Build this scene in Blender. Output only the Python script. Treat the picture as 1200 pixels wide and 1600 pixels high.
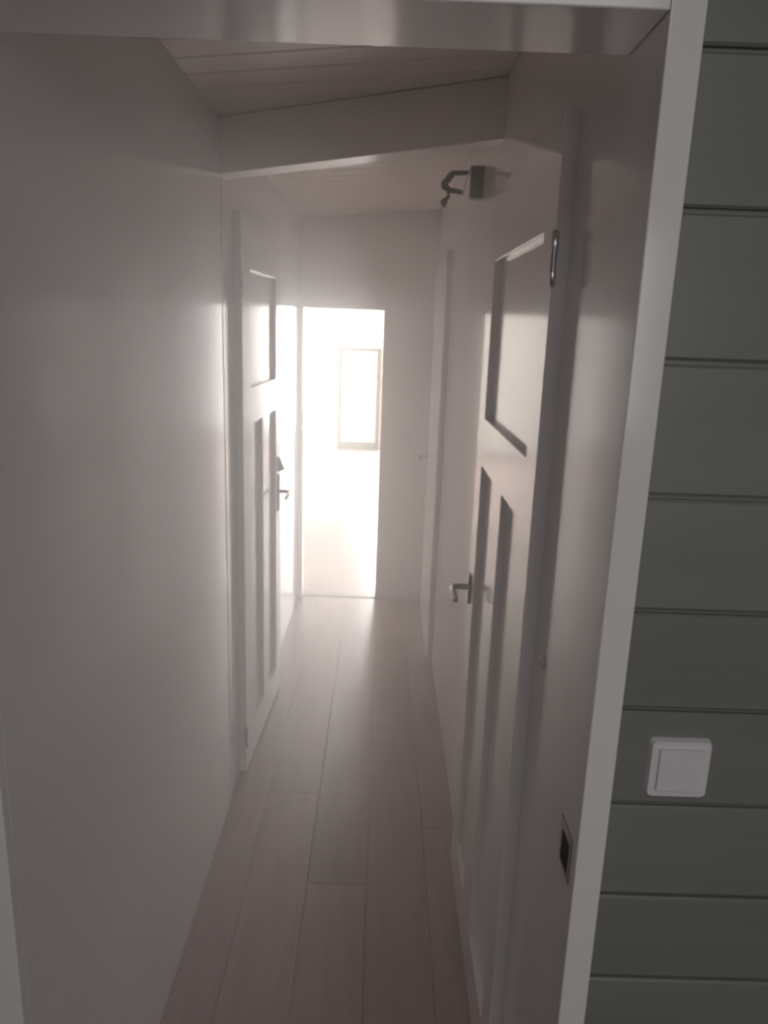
import bpy, bmesh, math, random
from mathutils import Matrix, Vector

random.seed(7)
for o in list(bpy.data.objects):
    bpy.data.objects.remove(o, do_unlink=True)
scn = bpy.context.scene
COL = scn.collection

# ------------------------------------------------------------------ camera
PITCH, YAW, ROLL = 0.243093607, 0.00727503906, 0.0352884701
cam_d = bpy.data.cameras.new('camera')
cam_d.sensor_fit = 'VERTICAL'
cam_d.sensor_height = 36.0
cam_d.lens = 1180.7 / 1600.0 * 36.0
cam_d.clip_start = 0.02
cam_d.dof.use_dof = True            # the photograph is softly out of focus throughout
cam_d.dof.focus_distance = 0.32
cam_d.dof.aperture_fstop = 24.0
cam = bpy.data.objects.new('camera', cam_d)
COL.objects.link(cam)
fwd = Vector((math.sin(YAW), math.cos(YAW), 0))
rgt = Vector((math.cos(YAW), -math.sin(YAW), 0))
up = Vector((0, 0, 1))
f2 = fwd * math.cos(PITCH) - up * math.sin(PITCH)
u2 = up * math.cos(PITCH) + fwd * math.sin(PITCH)
r3 = rgt * math.cos(ROLL) + u2 * math.sin(ROLL)
u3 = u2 * math.cos(ROLL) - rgt * math.sin(ROLL)
m = Matrix.Identity(4)
for i in range(3):
    m[i][0], m[i][1], m[i][2] = r3[i], u3[i], -f2[i]
m.translation = (0, 0, 1.75)
cam.matrix_world = m
scn.camera = cam

# ------------------------------------------------------------------ light
vs = scn.view_settings
vs.view_transform = 'Standard'
vs.look = 'None'
vs.gamma = 1.0
vs.use_curve_mapping = False
vs.exposure = 0.0

w = bpy.data.worlds.new('world')
scn.world = w
w.use_nodes = True
w.node_tree.nodes['Background'].inputs[0].default_value = (0.75, 0.85, 1.0, 1)
w.node_tree.nodes['Background'].inputs[1].default_value = 1.0

def area(name, loc, rot, sx, sy, power, col):
    l = bpy.data.lights.new(name, 'AREA')
    l.shape = 'RECTANGLE'; l.size = sx; l.size_y = sy
    l.energy = power; l.color = col
    o = bpy.data.objects.new(name, l)
    o.location = loc; o.rotation_euler = rot
    COL.objects.link(o)
    return o

# daylight: window and glazed door in the far room's back wall, window in its left wall, plus an added overhead fill behind the viewer
area('far_window_daylight', (0.41, 10.74, 1.2), (-math.pi / 2, 0, 0), 0.68, 1.9, 320, (1.0, 0.985, 0.97))
area('far_glass_door_daylight', (1.83, 10.74, 1.15), (-math.pi / 2, 0, 0), 0.44, 2.0, 110, (1.0, 0.985, 0.97))
area('far_side_window_daylight', (-2.62, 8.4, 1.3), (0, -math.pi / 2, 0), 2.0, 3.2, 135, (1.0, 0.99, 0.97))
sun_d = bpy.data.lights.new('sun', 'SUN'); sun_d.energy = 6; sun_d.angle = math.radians(0.6); sun_d.color = (1.0, 0.96, 0.90)
sun = bpy.data.objects.new('sun', sun_d); COL.objects.link(sun)
sun.rotation_euler = Vector((math.cos(math.radians(40)), 0, -math.sin(math.radians(40)))).to_track_quat('-Z', 'Y').to_euler()
area('near_overhead_fill', (0.1, -0.8, 2.62), (0, 0, 0), 1.2, 0.9, 7.0, (1.0, 0.965, 0.95))  # unseen overhead fill, added to brighten the hall floor

area('near_window_daylight', (0.55, -2.33, 1.75), (math.pi / 2, 0, 0), 1.6, 1.0, 16.5, (1.0, 0.965, 0.95))
scn.cycles.max_bounces = 12
scn.cycles.diffuse_bounces = 8
scn.cycles.glossy_bounces = 6
scn.cycles.volume_bounces = 4
scn.cycles.sample_clamp_indirect = 6.0

# ------------------------------------------------------------------ materials
def mat(name, col, rough, metal=0.0, noise=0.0, nscale=6.0, bump=0.0, bscale=40.0, ior=1.5, spec=0.5, stretch=None, vary=0.0):
    mt = bpy.data.materials.new(name)
    mt.use_nodes = True
    nt = mt.node_tree
    b = nt.nodes['Principled BSDF']
    b.inputs['Roughness'].default_value = rough
    b.inputs['Metallic'].default_value = metal
    b.inputs['IOR'].default_value = ior
    b.inputs['Specular IOR Level'].default_value = spec
    b.inputs['Base Color'].default_value = (*col, 1)
    tc = nt.nodes.new('ShaderNodeTexCoord')
    mp = nt.nodes.new('ShaderNodeMapping')
    nt.links.new(tc.outputs['Object'], mp.inputs['Vector'])
    if stretch:
        mp.inputs['Scale'].default_value = stretch
    if noise > 0:
        n = nt.nodes.new('ShaderNodeTexNoise')
        n.inputs['Scale'].default_value = nscale
        n.inputs['Detail'].default_value = 4
        nt.links.new(mp.outputs['Vector'], n.inputs['Vector'])
        r = nt.nodes.new('ShaderNodeValToRGB')
        lo = tuple(max(0, c * (1 - noise)) for c in col)
        hi = tuple(min(1, c * (1 + noise)) for c in col)
        r.color_ramp.elements[0].position = 0.3
        r.color_ramp.elements[1].position = 0.7
        r.color_ramp.elements[0].color = (*lo, 1)
        r.color_ramp.elements[1].color = (*hi, 1)
        nt.links.new(n.outputs['Fac'], r.inputs['Fac'])
        out = r.outputs['Color']
        if vary > 0:
            oi = nt.nodes.new('ShaderNodeObjectInfo')
            mr = nt.nodes.new('ShaderNodeMapRange')
            mr.inputs['To Min'].default_value = 1 - vary
            mr.inputs['To Max'].default_value = 1 + vary
            nt.links.new(oi.outputs['Random'], mr.inputs['Value'])
            hs = nt.nodes.new('ShaderNodeHueSaturation')
            nt.links.new(mr.outputs['Result'], hs.inputs['Value'])
            nt.links.new(out, hs.inputs['Color'])
            out = hs.outputs['Color']
        nt.links.new(out, b.inputs['Base Color'])
    if bump > 0:
        n2 = nt.nodes.new('ShaderNodeTexNoise')
        n2.inputs['Scale'].default_value = bscale
        n2.inputs['Detail'].default_value = 3
        nt.links.new(mp.outputs['Vector'], n2.inputs['Vector'])
        bp = nt.nodes.new('ShaderNodeBump')
        bp.inputs['Strength'].default_value = bump
        bp.inputs['Distance'].default_value = 0.002
        nt.links.new(n2.outputs['Fac'], bp.inputs['Height'])
        nt.links.new(bp.outputs['Normal'], b.inputs['Normal'])
    return mt

M_WALL = mat('white_wall_paint', (0.78, 0.745, 0.74), 0.10, noise=0.02, nscale=2, bump=0.05, bscale=25)
M_GLOSS = mat('white_gloss_paint', (0.79, 0.755, 0.74), 0.13, noise=0.015, nscale=3)
M_CEIL = mat('ceiling_paint', (0.80, 0.745, 0.70), 0.35, noise=0.02, nscale=3)
M_FARW = mat('far_room_white_paint', (0.84, 0.83, 0.79), 0.5, noise=0.01, nscale=2)
M_FLOOR = mat('laminate_oak', (0.30, 0.232, 0.215), 0.31, noise=0.14, nscale=5, bump=0.05, bscale=30, stretch=(6, 0.5, 1), vary=0.13)
M_SUB = mat('subfloor', (0.10, 0.08, 0.07), 0.8, noise=0.1)
M_BOARD = mat('green_grey_board_paint', (0.20, 0.202, 0.18), 0.38, noise=0.06, nscale=4, bump=0.08, bscale=20, stretch=(0.6, 1, 4), vary=0.05)
M_METAL = mat('brushed_steel', (0.42, 0.41, 0.40), 0.3, metal=1.0, noise=0.05, nscale=30)
M_CHROME = mat('bright_steel', (0.75, 0.75, 0.74), 0.16, metal=1.0, noise=0.03, nscale=30)
M_DARK = mat('dark_bracket_metal', (0.03, 0.025, 0.022), 0.5, noise=0.1, nscale=20)
M_HOLE = mat('dark_recess', (0.02, 0.02, 0.02), 0.8, noise=0.1)
M_PLAST = mat('white_plastic', (0.70, 0.66, 0.68), 0.3, noise=0.01)
M_THRESH = mat('threshold_metal', (0.20, 0.17, 0.15), 0.4, noise=0.08, nscale=15)
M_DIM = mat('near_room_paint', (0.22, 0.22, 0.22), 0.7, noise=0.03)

# ------------------------------------------------------------------ helpers
def box(bm, x0, x1, y0, y1, z0, z1, bev=0.0):
    vs_ = [bm.verts.new((x, y, z)) for x in (x0, x1) for y in (y0, y1) for z in (z0, z1)]
    idx = [(0, 1, 3, 2), (4, 6, 7, 5), (0, 4, 5, 1), (2, 3, 7, 6), (0, 2, 6, 4), (1, 5, 7, 3)]
    fs = [bm.faces.new([vs_[i] for i in q]) for q in idx]
    if bev > 0:
        es = list({e for f in fs for e in f.edges})
        bmesh.ops.bevel(bm, geom=es, offset=bev, segments=2, affect='EDGES', profile=0.5)
    return fs

def prism(bm, pts_a, pts_b):
    """two matching loops joined into a closed solid"""
    a = [bm.verts.new(p) for p in pts_a]; b = [bm.verts.new(p) for p in pts_b]
    n = len(a)
    bm.faces.new(a[::-1]); bm.faces.new(b)
    for i in range(n):
        j = (i + 1) % n
        bm.faces.new((a[i], a[j], b[j], b[i]))

def tube(bm, pts, rad, seg=12):
    pts = [Vector(p) for p in pts]
    rings = []
    prev_n = None
    for i, p in enumerate(pts):
        if i == 0: d = pts[1] - p
        elif i == len(pts) - 1: d = p - pts[i - 1]
        else: d = (pts[i + 1] - p).normalized() + (p - pts[i - 1]).normalized()
        d.normalize()
        if prev_n is None:
            a = Vector((0, 0, 1)) if abs(d.z) < 0.9 else Vector((1, 0, 0))
            n = d.cross(a).normalized()
        else:
            n = (prev_n - d * prev_n.dot(d)).normalized()
        prev_n = n
        b = d.cross(n)
        r = rad[i] if isinstance(rad, (list, tuple)) else rad
        rings.append([bm.verts.new(p + (n * math.cos(t) + b * math.sin(t)) * r)
                      for t in [2 * math.pi * k / seg for k in range(seg)]])
    for i in range(len(rings) - 1):
        for k in range(seg):
            j = (k + 1) % seg
            bm.faces.new((rings[i][k], rings[i][j], rings[i + 1][j], rings[i + 1][k]))
    bm.faces.new(rings[0][::-1]); bm.faces.new(rings[-1])

def world_loc(p):
    v = Vector((0, 0, 0))
    while p is not None:
        v += p.location; p = p.parent
    return v

def obj(name, bm, mt, parent=None, loc=(0, 0, 0), smooth=False, kind=None):
    """loc is a world point; the mesh is local to it"""
    bmesh.ops.recalc_face_normals(bm, faces=bm.faces)
    me = bpy.data.meshes.new(name)
    bm.to_mesh(me); bm.free()
    me.materials.append(mt)
    if smooth:
        me.shade_smooth()
        me.set_sharp_from_angle(angle=math.radians(40))
    o = bpy.data.objects.new(name, me)
    COL.objects.link(o)
    place(o, parent, loc)
    if kind: o['kind'] = kind
    return o

def place(o, parent, loc):
    if parent is not None:
        o.parent = parent
        o.location = Vector(loc) - world_loc(parent)
    else:
        o.location = loc

def boxobj(name, x0, x1, y0, y1, z0, z1, mt, parent=None, bev=0.0, kind=None):
    bm = bmesh.new()
    c = ((x0 + x1) / 2, (y0 + y1) / 2, z0)
    box(bm, x0 - c[0], x1 - c[0], y0 - c[1], y1 - c[1], 0, z1 - z0, bev)
    return obj(name, bm, mt, parent, c, kind=kind)

def boxesobj(name, boxes, mt, parent=None, kind=None):
    bm = bmesh.new()
    for b in boxes: box(bm, *b)
    return obj(name, bm, mt, parent, (0, 0, 0), kind=kind)

def empty(name, loc, parent=None):
    o = bpy.data.objects.new(name, None)
    o.empty_display_size = 0.1
    COL.objects.link(o)
    place(o, parent, loc)
    return o

def tag(o, label, cat, group=None, kind=None):
    o['label'] = label; o['category'] = cat
    if group: o['group'] = group
    if kind: o['kind'] = kind
    return o

# ------------------------------------------------------------------ key dimensions (metres)
XL, XR = -0.515, 0.31           # hall wall planes
Y0, YJ, YE = 0.90, 1.02, 4.68   # face of near wall, end of its door frame, end wall
YF = 10.78                      # end wall of the bright room
VEIL_D, VEIL_G = 0.28, 0.6
DT = 0.027                      # door leaves stand proud of the frame
CL, CR = 2.335, 2.41            # ceiling height left / right
CS = (CR - CL) / (XR - XL)
cz = lambda x: CL + (x - XL) * CS

# ------------------------------------------------------------------ setting: hall walls
wl = boxesobj('wall_left', [(XL - 0.10, XL, .95, YE + 0.10, -0.02, 2.60)], M_WALL, kind='structure')
tag(wl, 'long glossy white hall wall on the left with one door', 'wall')
wr = boxesobj('wall_right', [(XR, XR + 0.10, YJ, YE + 0.10, -0.02, 2.60)], M_WALL, kind='structure')
tag(wr, 'glossy white hall wall on the right with two doors', 'wall')
DX0, DX1, DZ = -0.486, -0.006, 1.832
we = boxesobj('wall_end', [(DX1, XR, YE, YE + 0.10, -0.02, 2.60), (XL, DX0, YE, YE + 0.10, -0.02, 2.60),
                           (DX0, DX1, YE, YE + 0.10, DZ, 2.60)], M_WALL, kind='structure')
tag(we, 'white end wall of the hall around the bright doorway', 'wall')

# floor: laminate planks along the hall and on through the doorway
fl = boxesobj('floor', [(-2.7, 2.2, -2.5, YF + 0.1, -0.10, -0.014)], M_SUB, kind='structure')
tag(fl, 'grey brown laminate plank floor of hall and bright room', 'floor')
PW, PL = 0.192, 1.29
bm = bmesh.new(); box(bm, -PW / 2 + .0003, PW / 2 - .0003, -PL / 2 + .0003, PL / 2 - .0003, -0.0135, 0, 0)
bmesh.ops.bevel(bm, geom=[e for e in bm.edges if all(v.co.z > -0.001 for v in e.verts)], offset=0.0012, segments=1, affect='EDGES')
plank0 = obj('plank', bm, M_FLOOR, fl, (0, 0, 0))
first = True
cols_hall = range(-3, 3)
def put_plank(x, y):
    global first
    if first:
        o = plank0; first = False
    else:
        o = plank0.copy(); COL.objects.link(o)
    o.location = Vector((x, y, 0)) - fl.location
def trimmed_plank(x0, x1, y0, y1):
    b = bmesh.new(); box(b, x0 - (x0 + x1) / 2 + .0003, x1 - (x0 + x1) / 2 - .0003, -(y1 - y0) / 2 + .0003, (y1 - y0) / 2 - .0003, -0.0135, 0, 0)
    bmesh.ops.bevel(b, geom=[e for e in b.edges if all(v.co.z > -0.001 for v in e.verts)], offset=0.0012, segments=1, affect='EDGES')
    obj('plank', b, M_FLOOR, fl, ((x0 + x1) / 2, (y0 + y1) / 2, 0))
OFFS = [0.35, 0.93, 0.12, 0.70, 1.12, 0.48, 0.22]
def lay(xa, xb, ya, yb, x_start):
    k = 0; x = x_start
    while x < xb - 0.005:
        y = ya - OFFS[k % 7]
        while y < yb - 0.005:
            a0, a1 = max(x, xa), min(x + PW, xb)
            b0, b1 = max(y, ya), min(y + PL, yb)
            if a1 - a0 > .01 and b1 - b0 > .01:
                if a1 - a0 > PW - 1e-4 and b1 - b0 > PL - 1e-4: put_plank(x + PW / 2, y + PL / 2)
                else: trimmed_plank(a0, a1, b0, b1)
            y += PL
        x += PW; k += 1
lay(XL, XR, Y0, YE + 0.02, XL - 0.06)
lay(-2.6, 2.1, YE + 0.10, YF, -2.6)
th = boxobj('threshold_strip', DX0, DX1, YE + 0.02, YE + 0.10, -0.0135, 0.004, M_THRESH)
tag(th, 'thin dark strip across the floor of the far bright doorway', 'threshold')

# ceiling of sloping boards
ce = bmesh.new()
prism(ce, [(XL, Y0, cz(XL) + .016), (XR, Y0, cz(XR) + .016), (XR, Y0, 2.60), (XL, Y0, 2.60)],
      [(XL, YE, cz(XL) + .016), (XR, YE, cz(XR) + .016), (XR, YE, 2.60), (XL, YE, 2.60)])
ceil = obj('ceiling', ce, M_CEIL, kind='structure')
tag(ceil, 'low white boarded hall ceiling sloping up to the right', 'ceiling')
BW = 0.118
bm = bmesh.new()
g = .0006; ch = .003
def board_loop(x):
    z = cz(x)
    return [(x, -BW / 2 + g, z + .0155), (x, -BW / 2 + g, z + ch), (x, -BW / 2 + g + ch, z), (x, BW / 2 - g - ch, z), (x, BW / 2 - g, z + ch), (x, BW / 2 - g, z + .0155)]
prism(bm, board_loop(XL + .001), board_loop(XR - .001))
cb0 = obj('board', bm, M_CEIL, ceil)
y = YE - BW / 2 - .002; k = 0
while y > YJ + 0.05:
    o = cb0 if k == 0 else cb0.copy()
    if k: COL.objects.link(o)
    o.location = (0, y, 0); y -= BW; k += 1

# deep beam under the ceiling, set slightly askew
def bpt(x, dy, dz_):
    t = (x - XL) / (XR - XL)
    return (x, 2.47 + (2.25 - 2.47) * t + dy, 2.176 + (2.254 - 2.176) * t + dz_)
bm = bmesh.new()
prism(bm, [bpt(XL, 0, 0), bpt(XL, .10, 0), bpt(XL, .10, .157), bpt(XL, 0, .157)],
      [bpt(XR, 0, 0), bpt(XR, .10, 0), bpt(XR, .10, .153), bpt(XR, 0, .153)])
be = obj('ceiling_beam', bm, M_CEIL, kind='structure')
tag(be, 'deep painted beam crossing the hall under its ceiling', 'beam')

# ------------------------------------------------------------------ near door frame and boarded wall
t1 = empty('trim_1', (XR, Y0, 0)); tag(t1, 'white door frame the view looks through, with lintel overhead', 'door frame', kind='structure')
FX = 0.284
LZ = 2.075
boxobj('jamb', FX, 0.322, Y0 - .018, YJ, 0, LZ + .05, M_GLOSS, t1, 0.002)
boxobj('jamb', XL - .06, XL, .93, .9495, 0, LZ + .05, M_GLOSS, t1, 0.002)
boxobj('lintel', XL + .0005, FX - .0005, Y0 - .018, YJ, LZ, LZ + .12, M_GLOSS, t1, 0.002)
# strike plate on the right jamb
bm = bmesh.new()
box(bm, -.0015, 0, -.030, .030, -.036, .036, .0008)
sp = obj('strike_plate', bm, M_METAL, t1, (FX, 0.936, 1.03))
bm = bmesh.new(); box(bm, -.0018, -.0014, -.022, .018, -.028, .020)
obj('latch_hole', bm, M_HOLE, sp, (FX, 0.936, 1.03))

wn = boxesobj('wall_near', [(0.322, 2.2, Y0 + .02, YJ, -0.02, 2.60), (XL - .10, 0.322, Y0 + .02, YJ - .02, LZ + .12, 2.60),
                            (-2.7, XL - .10, Y0 + .001, YJ, -0.02, 2.60)], M_DIM, kind='structure')
tag(wn, 'dark green grey wall of wide horizontal boards beside the frame', 'wall')
joints = [2.60, 2.375, 2.213, 2.051, 1.889, 1.722, 1.560, 1.411, 1.274, 1.133, .988, .847, .70, .56, .42, .28, .14, 0.0]
for a, b in zip(joints[1:], joints[:-1]):
    bm = bmesh.new()
    # board with a rebated upper lip so that each joint is a shadow groove
    x0, x1 = 0.3225, 2.2
    prof = lambda x: [(x, Y0 + .0195, a), (x, Y0 + .003, a), (x, Y0, a + .003), (x, Y0, b - .009), (x, Y0 + .003, b - .006), (x, Y0 + .009, b - .006), (x, Y0 + .009, b - .0005), (x, Y0 + .0195, b - .0005)]
    prism(bm, prof(x0), prof(x1))
    obj('board', bm, M_BOARD, wn)

# wall switch
sw = empty('light_switch', (0.4105, Y0, 1.19)); tag(sw, 'square white rocker light switch on the dark boarded wall', 'light switch')
def rounded_plate(w2, h2, r, y0_, y1_, seg=5, inset=0.0):
    pts = []
    for cx_, cz_, a0 in ((w2 - r, h2 - r, 0), (-w2 + r, h2 - r, 90), (-w2 + r, -h2 + r, 180), (w2 - r, -h2 + r, 270)):
        for s in range(seg + 1):
            a = math.radians(a0 + 90 * s / seg)
            pts.append((cx_ + r * math.cos(a), cz_ + r * math.sin(a)))
    k = 1 - inset / w2
    return [(p[0], y0_, p[1]) for p in pts], [(p[0] * k, y1_, p[1] * k) for p in pts]
bm = bmesh.new()
a, b = rounded_plate(.041, .0425, .007, 0, -.008, inset=.002); prism(bm, a, b)
obj('frame', bm, M_PLAST, sw, (0.4105, Y0, 1.19))
bm = bmesh.new()
a, b = rounded_plate(.030, .031, .0015, -.008, -.0125, inset=.001); prism(bm, a, b)
obj('rocker', bm, M_PLAST, sw, (0.4105, Y0, 1.19))

# ------------------------------------------------------------------ doors
def leaf_mesh(us, ws, pockets, T, side):
    """panelled leaf: u along the wall, w up, thickness T off the wall (side -1: towards -x)"""
    bm = bmesh.new()
    cache = {}
    def V(i, j, k):
        key = (i, j, k)
        if key not in cache: cache[key] = bm.verts.new((side * (T if k else 0.0), us[i], ws[j]))
        return cache[key]
    nu, nw = len(us) - 1, len(ws) - 1
    solid = lambda i, j: 0 <= i < nu and 0 <= j < nw and (i, j) not in pockets
    for i in range(nu):
        for j in range(nw):
            if not solid(i, j): continue
            for k in (0, 1):
                bm.faces.new((V(i, j, k), V(i + 1, j, k), V(i + 1, j + 1, k), V(i, j + 1, k)))
            for (di, dj, e) in ((-1, 0, ((i, j), (i, j + 1))), (1, 0, ((i + 1, j), (i + 1, j + 1))), (0, -1, ((i, j), (i + 1, j))), (0, 1, ((i, j + 1), (i + 1, j + 1)))):
                if not solid(i + di, j + dj):
                    (a0, b0), (a1, b1) = e
                    bm.faces.new((V(a0, b0, 0), V(a1, b1, 0), V(a1, b1, 1), V(a0, b0, 1)))
    bmesh.ops.recalc_face_normals(bm, faces=bm.faces)
    front = [e for e in bm.edges if len(e.link_faces) == 2 and e.calc_face_angle(0) > 0.5 and all(abs(v.co.x) > T * .5 for v in e.verts)]
    bmesh.ops.bevel(bm, geom=front, offset=0.0022, segments=2, affect='EDGES', profile=0.5)
    return bm

def lever_handle(parent, X, Yh, Zh, side, length=0.10, pw=.018, ph=.045):
    """steel lever with a small plate; lever points back towards the viewer"""
    h = empty('door_handle', (X, Yh, Zh), parent)
    bm = bmesh.new(); box(bm, min(0, side * .007), max(0, side * .007), -pw, pw, -ph, ph, .002)
    obj('plate', bm, M_METAL, h, (X, Yh, Zh))
    bm = bmesh.new()
    pts = [(side * .006, 0, .004), (side * .040, 0, .004), (side * .049, -.003, .003), (side * .053, -.012, .002), (side * .053, -length * .7, -.001), (side * .051, -length, -.004)]
    tube(bm, pts, [.0095, .0090, .0092, .0092, .0085, .0078])
    obj('lever', bm, M_METAL, h, (X, Yh, Zh), smooth=True)
    return h

def hinge(parent, X, Yc, Zc, side):
    hg = empty('hinge', (X, Yc, Zc), parent)
    bm = bmesh.new(); tube(bm, [(0, 0, .012), (0, 0, .042), (0, 0, .046)], [.0065, .0065, .004]); obj('knuckle', bm, M_CHROME, hg, (X, Yc, Zc), True)
    bm = bmesh.new(); tube(bm, [(0, 0, -.046), (0, 0, -.042), (0, 0, -.022)], [.004, .0065, .0065]); obj('knuckle', bm, M_CHROME, hg, (X, Yc, Zc), True)
    bm = bmesh.new(); tube(bm, [(0, 0, -.0215), (0, 0, .0115)], .0050); obj('pin', bm, M_METAL, hg, (X, Yc, Zc), True)
    return hg

PZ = [0.155, 1.375, 1.508, 1.92]
def panel_door(name, Xw, side, ya, yb, ps, z0, ztop, label):
    """ps = near stile end, panel split a, split b, far stile start"""
    d = empty(name, (Xw, ya, 0)); tag(d, label, 'door', kind='structure')
    us = [0, ps[0] - ya, ps[1] - ya, ps[2] - ya, ps[3] - ya, yb - ya]
    ws = [z0, PZ[0], PZ[1], PZ[2], PZ[3], ztop]
    pockets = {(1, 1), (3, 1), (1, 3), (2, 3), (3, 3)}
    obj('leaf', leaf_mesh(us, ws, pockets, DT, side), M_GLOSS, d, (Xw, ya, 0))
    def pan(u0, u1, w0, w1):
        bm = bmesh.new(); t = DT - .0165
        box(bm, min(0, side * t), max(0, side * t), u0, u1, w0, w1)
        obj('panel', bm, M_GLOSS, d, (Xw, ya, 0))
    pan(us[1], us[4], ws[3], ws[4]); pan(us[1], us[2], ws[1], ws[2]); pan(us[3], us[4], ws[1], ws[2])
    return d

d1 = panel_door('door_1', XR, -1, 1.353, 2.205, (1.455, 1.713, 1.87, 2.083), .004, 2.10,
                'nearest glossy white panelled door in the right hall wall')
lever_handle(d1, XR - DT, 2.165, 0.985, -1)
hinge(d1, XR - DT - .001, 1.346, 1.868, -1); hinge(d1, XR - DT - .001, 1.346, 0.20, -1)
d2 = panel_door('door_2', XL, 1, 2.66, 3.405, (2.795, 3.005, 3.13, 3.295), .014, 2.10,
                'glossy white panelled door standing slightly ajar in the left hall wall')
h2 = lever_handle(d2, XL + DT, 3.355, 0.995, 1, ph=.085)
bm = bmesh.new()
prism(bm, [(0, -.012, .095), (0, .012, .095), (0, .012, .165), (0, -.012, .165)], [(.030, -.009, .108), (.030, .009, .108), (.008, .010, .165), (.008, -.010, .165)])
obj('thumb_turn', bm, M_METAL, h2, (XL + DT, 3.355, 0.995))
hinge(d2, XL + DT + .001, 2.653, 1.868, 1); hinge(d2, XL + DT + .001, 2.653, 0.17, 1)
d2.rotation_euler.z = -math.radians(2.5)
d3 = empty('door_3', (XR, 3.74, 0)); tag(d3, 'plain white door in the right hall wall near the end', 'door', kind='structure')
obj('leaf', leaf_mesh([0, .80], [.004, 2.10], set(), DT, -1), M_GLOSS, d3, (XR, 3.74, 0))
lever_handle(d3, XR - DT, 4.47, 0.99, -1, ph=.03)

# flat frame boards beside the door leaves
t2 = boxobj('trim_2', XL, XL + .0015, 2.475, 2.658, 0.002, 2.165, M_GLOSS, None, 0, 'structure'); tag(t2, 'flat glossy white board left of the left door', 'trim')
# latch plate on the left side of the bright doorway
lp = boxobj('latch_plate', DX0, DX0 + .004, 4.71, 4.735, 1.12, 1.20, M_METAL, None, .001); tag(lp, 'small metal latch plate on left side of bright doorway', 'latch plate')

# small round boss between near frame and nearest door
bm = bmesh.new(); tube(bm, [(0, 0, 0), (-.004, 0, 0), (-.006, 0, 0)], [.013, .013, .010], 20)
rb = obj('round_boss', bm, M_PLAST, None, (XR, 1.275, 1.163), True); tag(rb, 'small round white boss on right wall between frame and nearest door', 'boss')
bm = bmesh.new(); tube(bm, [(-.006, 0, 0), (-.0072, 0, 0)], .0055, 14); obj('screw_cap', bm, M_METAL, rb, (XR, 1.275, 1.163), True)

# light switch on the end wall
s2 = empty('light_switch', (0.15, YE, 1.062)); tag(s2, 'white light switch on end wall right of bright doorway', 'light switch')
bm = bmesh.new(); a, b = rounded_plate(.041, .041, .006, 0, -.009, inset=.002); prism(bm, a, b); obj('frame', bm, M_PLAST, s2, (0.15, YE, 1.062))
bm = bmesh.new(); a, b = rounded_plate(.030, .030, .0015, -.009, -.0135, inset=.001); prism(bm, a, b); obj('rocker', bm, M_PLAST, s2, (0.15, YE, 1.062))

# dark wall bracket high on the right wall
br = empty('wall_bracket', (XR, 2.70, 2.215)); tag(br, 'dark metal bracket with looped arm high on the right wall', 'bracket')
BL = (XR, 2.70, 2.215)
bm = bmesh.new(); box(bm, -.042, 0, -.022, .022, -.048, .052, .004); obj('mount_box', bm, M_DARK, br, BL)
bm = bmesh.new(); prism(bm, [(-.043, -.016, .050), (-.043, .016, .050), (-.047, .016, .050), (-.047, -.016, .050)], [(-.066, -.016, -.042), (-.066, .016, -.042), (-.070, .016, -.042), (-.070, -.016, -.042)])
obj('plate', bm, M_PLAST, br, BL)
bm = bmesh.new(); tube(bm, [(-.046, 0, .032), (-.098, 0, .030), (-.104, 0, .026), (-.128, 0, -.004), (-.126, 0, -.014), (-.110, 0, -.024), (-.062, 0, -.030)], [.008, .008, .011, .013, .012, .009, .007], 10)
obj('arm', bm, M_DARK, br, BL, True)
bm = bmesh.new(); tube(bm, [(-.114, 0, -.026), (-.112, 0, -.044), (-.120, 0, -.052), (-.128, 0, -.062), (-.126, 0, -.078)], [.006, .006, .009, .013, .005], 10)
obj('hook', bm, M_DARK, br, BL, True)

# ------------------------------------------------------------------ bright room beyond
def struct(name, boxes, mt, label, cat='wall'):
    o = boxesobj(name, boxes, mt, kind='structure'); tag(o, label, cat); return o
struct('wall_far', [(-2.7, .07, YF, YF + .1, -.02, 2.6), (.75, 1.61, YF, YF + .1, -.02, 2.6), (.07, .75, YF, YF + .1, -.02, .25), (.07, .75, YF, YF + .1, 2.15, 2.6), (2.05, 2.2, YF, YF + .1, -.02, 2.6), (1.61, 2.05, YF, YF + .1, -.02, .15), (1.61, 2.05, YF, YF + .1, 2.15, 2.6)], M_FARW, 'overexposed white wall at the back of the bright room')
WZ0, WZ1, WY0, WY1 = 0.25, 2.35, 6.5, 9.9
struct('wall_far_left', [(-2.7, -2.6, YE + .1, WY0, -.02, 2.6), (-2.7, -2.6, WY1, YF, -.02, 2.6), (-2.7, -2.6, WY0, WY1, -.02, WZ0), (-2.7, -2.6, WY0, WY1, WZ1, 2.6)], M_FARW, 'left wall of the bright room with its window opening')
struct('wall_far_right', [(2.1, 2.2, YE + .1, YF, -.02, 2.6)], M_FARW, 'right wall of the bright room')
struct('wall_far_front', [(-2.7, XL - .1, YE, YE + .1, -.02, 2.6), (XR + .1, 2.2, YE, YE + .1, -.02, 2.6)], M_FARW, 'wall of the bright room beside its doorway')
struct('ceiling_far', [(-2.7, 2.2, YE + .1, YF + .1, 2.6, 2.7)], M_FARW, 'white ceiling of the bright room', 'ceiling')
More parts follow.
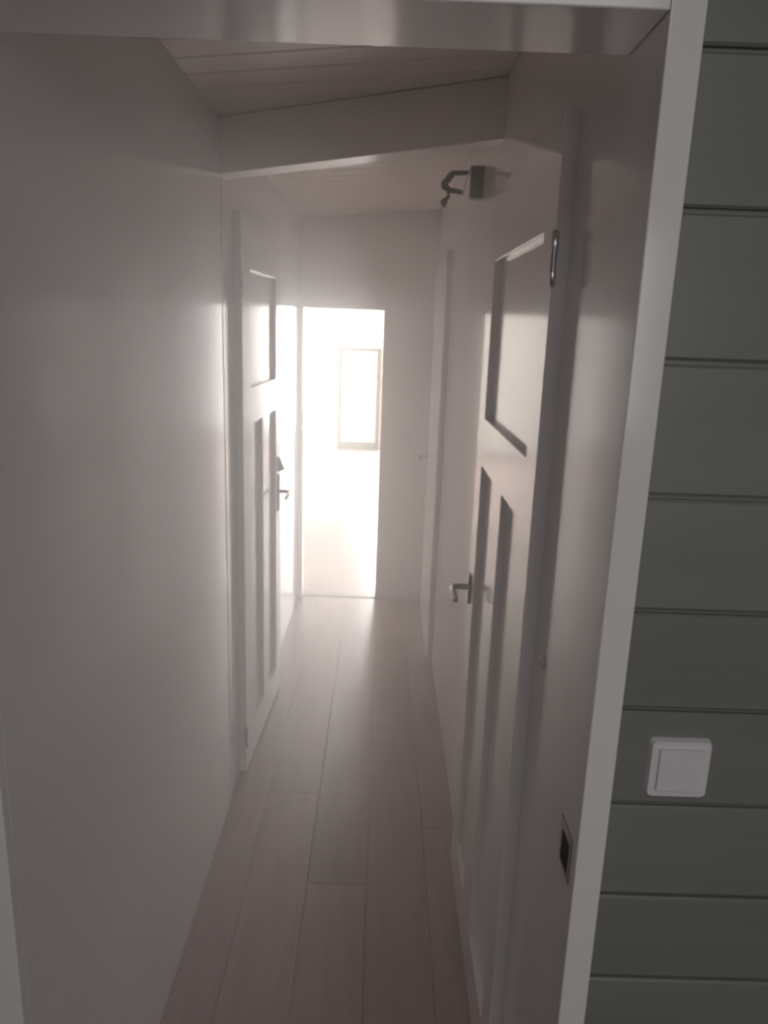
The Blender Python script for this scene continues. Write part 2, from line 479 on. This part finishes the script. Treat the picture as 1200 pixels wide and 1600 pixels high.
# low door
d4 = empty('door_4', (-0.34, YF, 0)); tag(d4, 'low white door in the back wall of the bright room', 'door', kind='structure')
M_GAP = mat('door_gap_shade', (0.22, 0.21, 0.19), 0.6, noise=0.02)  # dark frame colour stands in for the shadow gap round the leaf
fr = [(-.63, -.585, 0, .0), (-.08, -.035, 0, 0)]
bm = bmesh.new()
box(bm, -.63, -.58, YF - .035, YF, 0.001, 1.42); box(bm, -.085, -.035, YF - .035, YF, 0.001, 1.42); box(bm, -.58, -.085, YF - .035, YF, 1.385, 1.42); box(bm, -.58, -.085, YF - .035, YF, 0.001, .10)
obj('frame', bm, M_GAP, d4)
bm = bmesh.new(); box(bm, -.575, -.09, YF - .028, YF, .106, 1.379, .003); obj('leaf', bm, M_FARW, d4)
bm = bmesh.new(); tube(bm, [(-.07, YF - .028, .95), (-.07, YF - .065, .95), (-.08, YF - .072, .95), (-.15, YF - .072, .95)], .011); obj('handle', bm, M_METAL, d4, (0, 0, 0), True)

# scattering volume added in the hall to imitate a veiled lens
HZ = bpy.data.materials.new('lens_veil_scatter'); HZ.use_nodes = True
nt = HZ.node_tree; nt.nodes.clear()
ou = nt.nodes.new('ShaderNodeOutputMaterial'); vo = nt.nodes.new('ShaderNodeVolumeScatter')
vo.inputs['Density'].default_value = VEIL_D; vo.inputs['Anisotropy'].default_value = VEIL_G
nt.links.new(vo.outputs['Volume'], ou.inputs['Volume'])
hz = boxobj('lens_veil', XL + .001, XR - .001, YJ + .002, YE - .003, 0.001, 2.17, HZ, None, 0, 'stuff')
tag(hz, 'scattering volume added in the hall to imitate a veiled lens', 'lens_veil')

# ------------------------------------------------------------------ room behind the viewer
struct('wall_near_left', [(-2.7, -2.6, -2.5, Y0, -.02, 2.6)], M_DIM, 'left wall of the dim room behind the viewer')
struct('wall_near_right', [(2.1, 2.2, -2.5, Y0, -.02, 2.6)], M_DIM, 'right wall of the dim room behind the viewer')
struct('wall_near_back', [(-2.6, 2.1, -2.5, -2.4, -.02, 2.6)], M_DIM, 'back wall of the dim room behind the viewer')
struct('ceiling_near', [(-2.7, -.5, -2.5, YJ - .02, 2.6, 2.7), (.7, 2.2, -2.5, YJ - .02, 2.6, 2.7), (-.5, .7, -2.5, -1.25, 2.6, 2.7), (-.5, .7, -.35, YJ - .02, 2.6, 2.7)], M_DIM, 'ceiling of the dim room behind the viewer, with an opening added for the overhead fill', 'ceiling')
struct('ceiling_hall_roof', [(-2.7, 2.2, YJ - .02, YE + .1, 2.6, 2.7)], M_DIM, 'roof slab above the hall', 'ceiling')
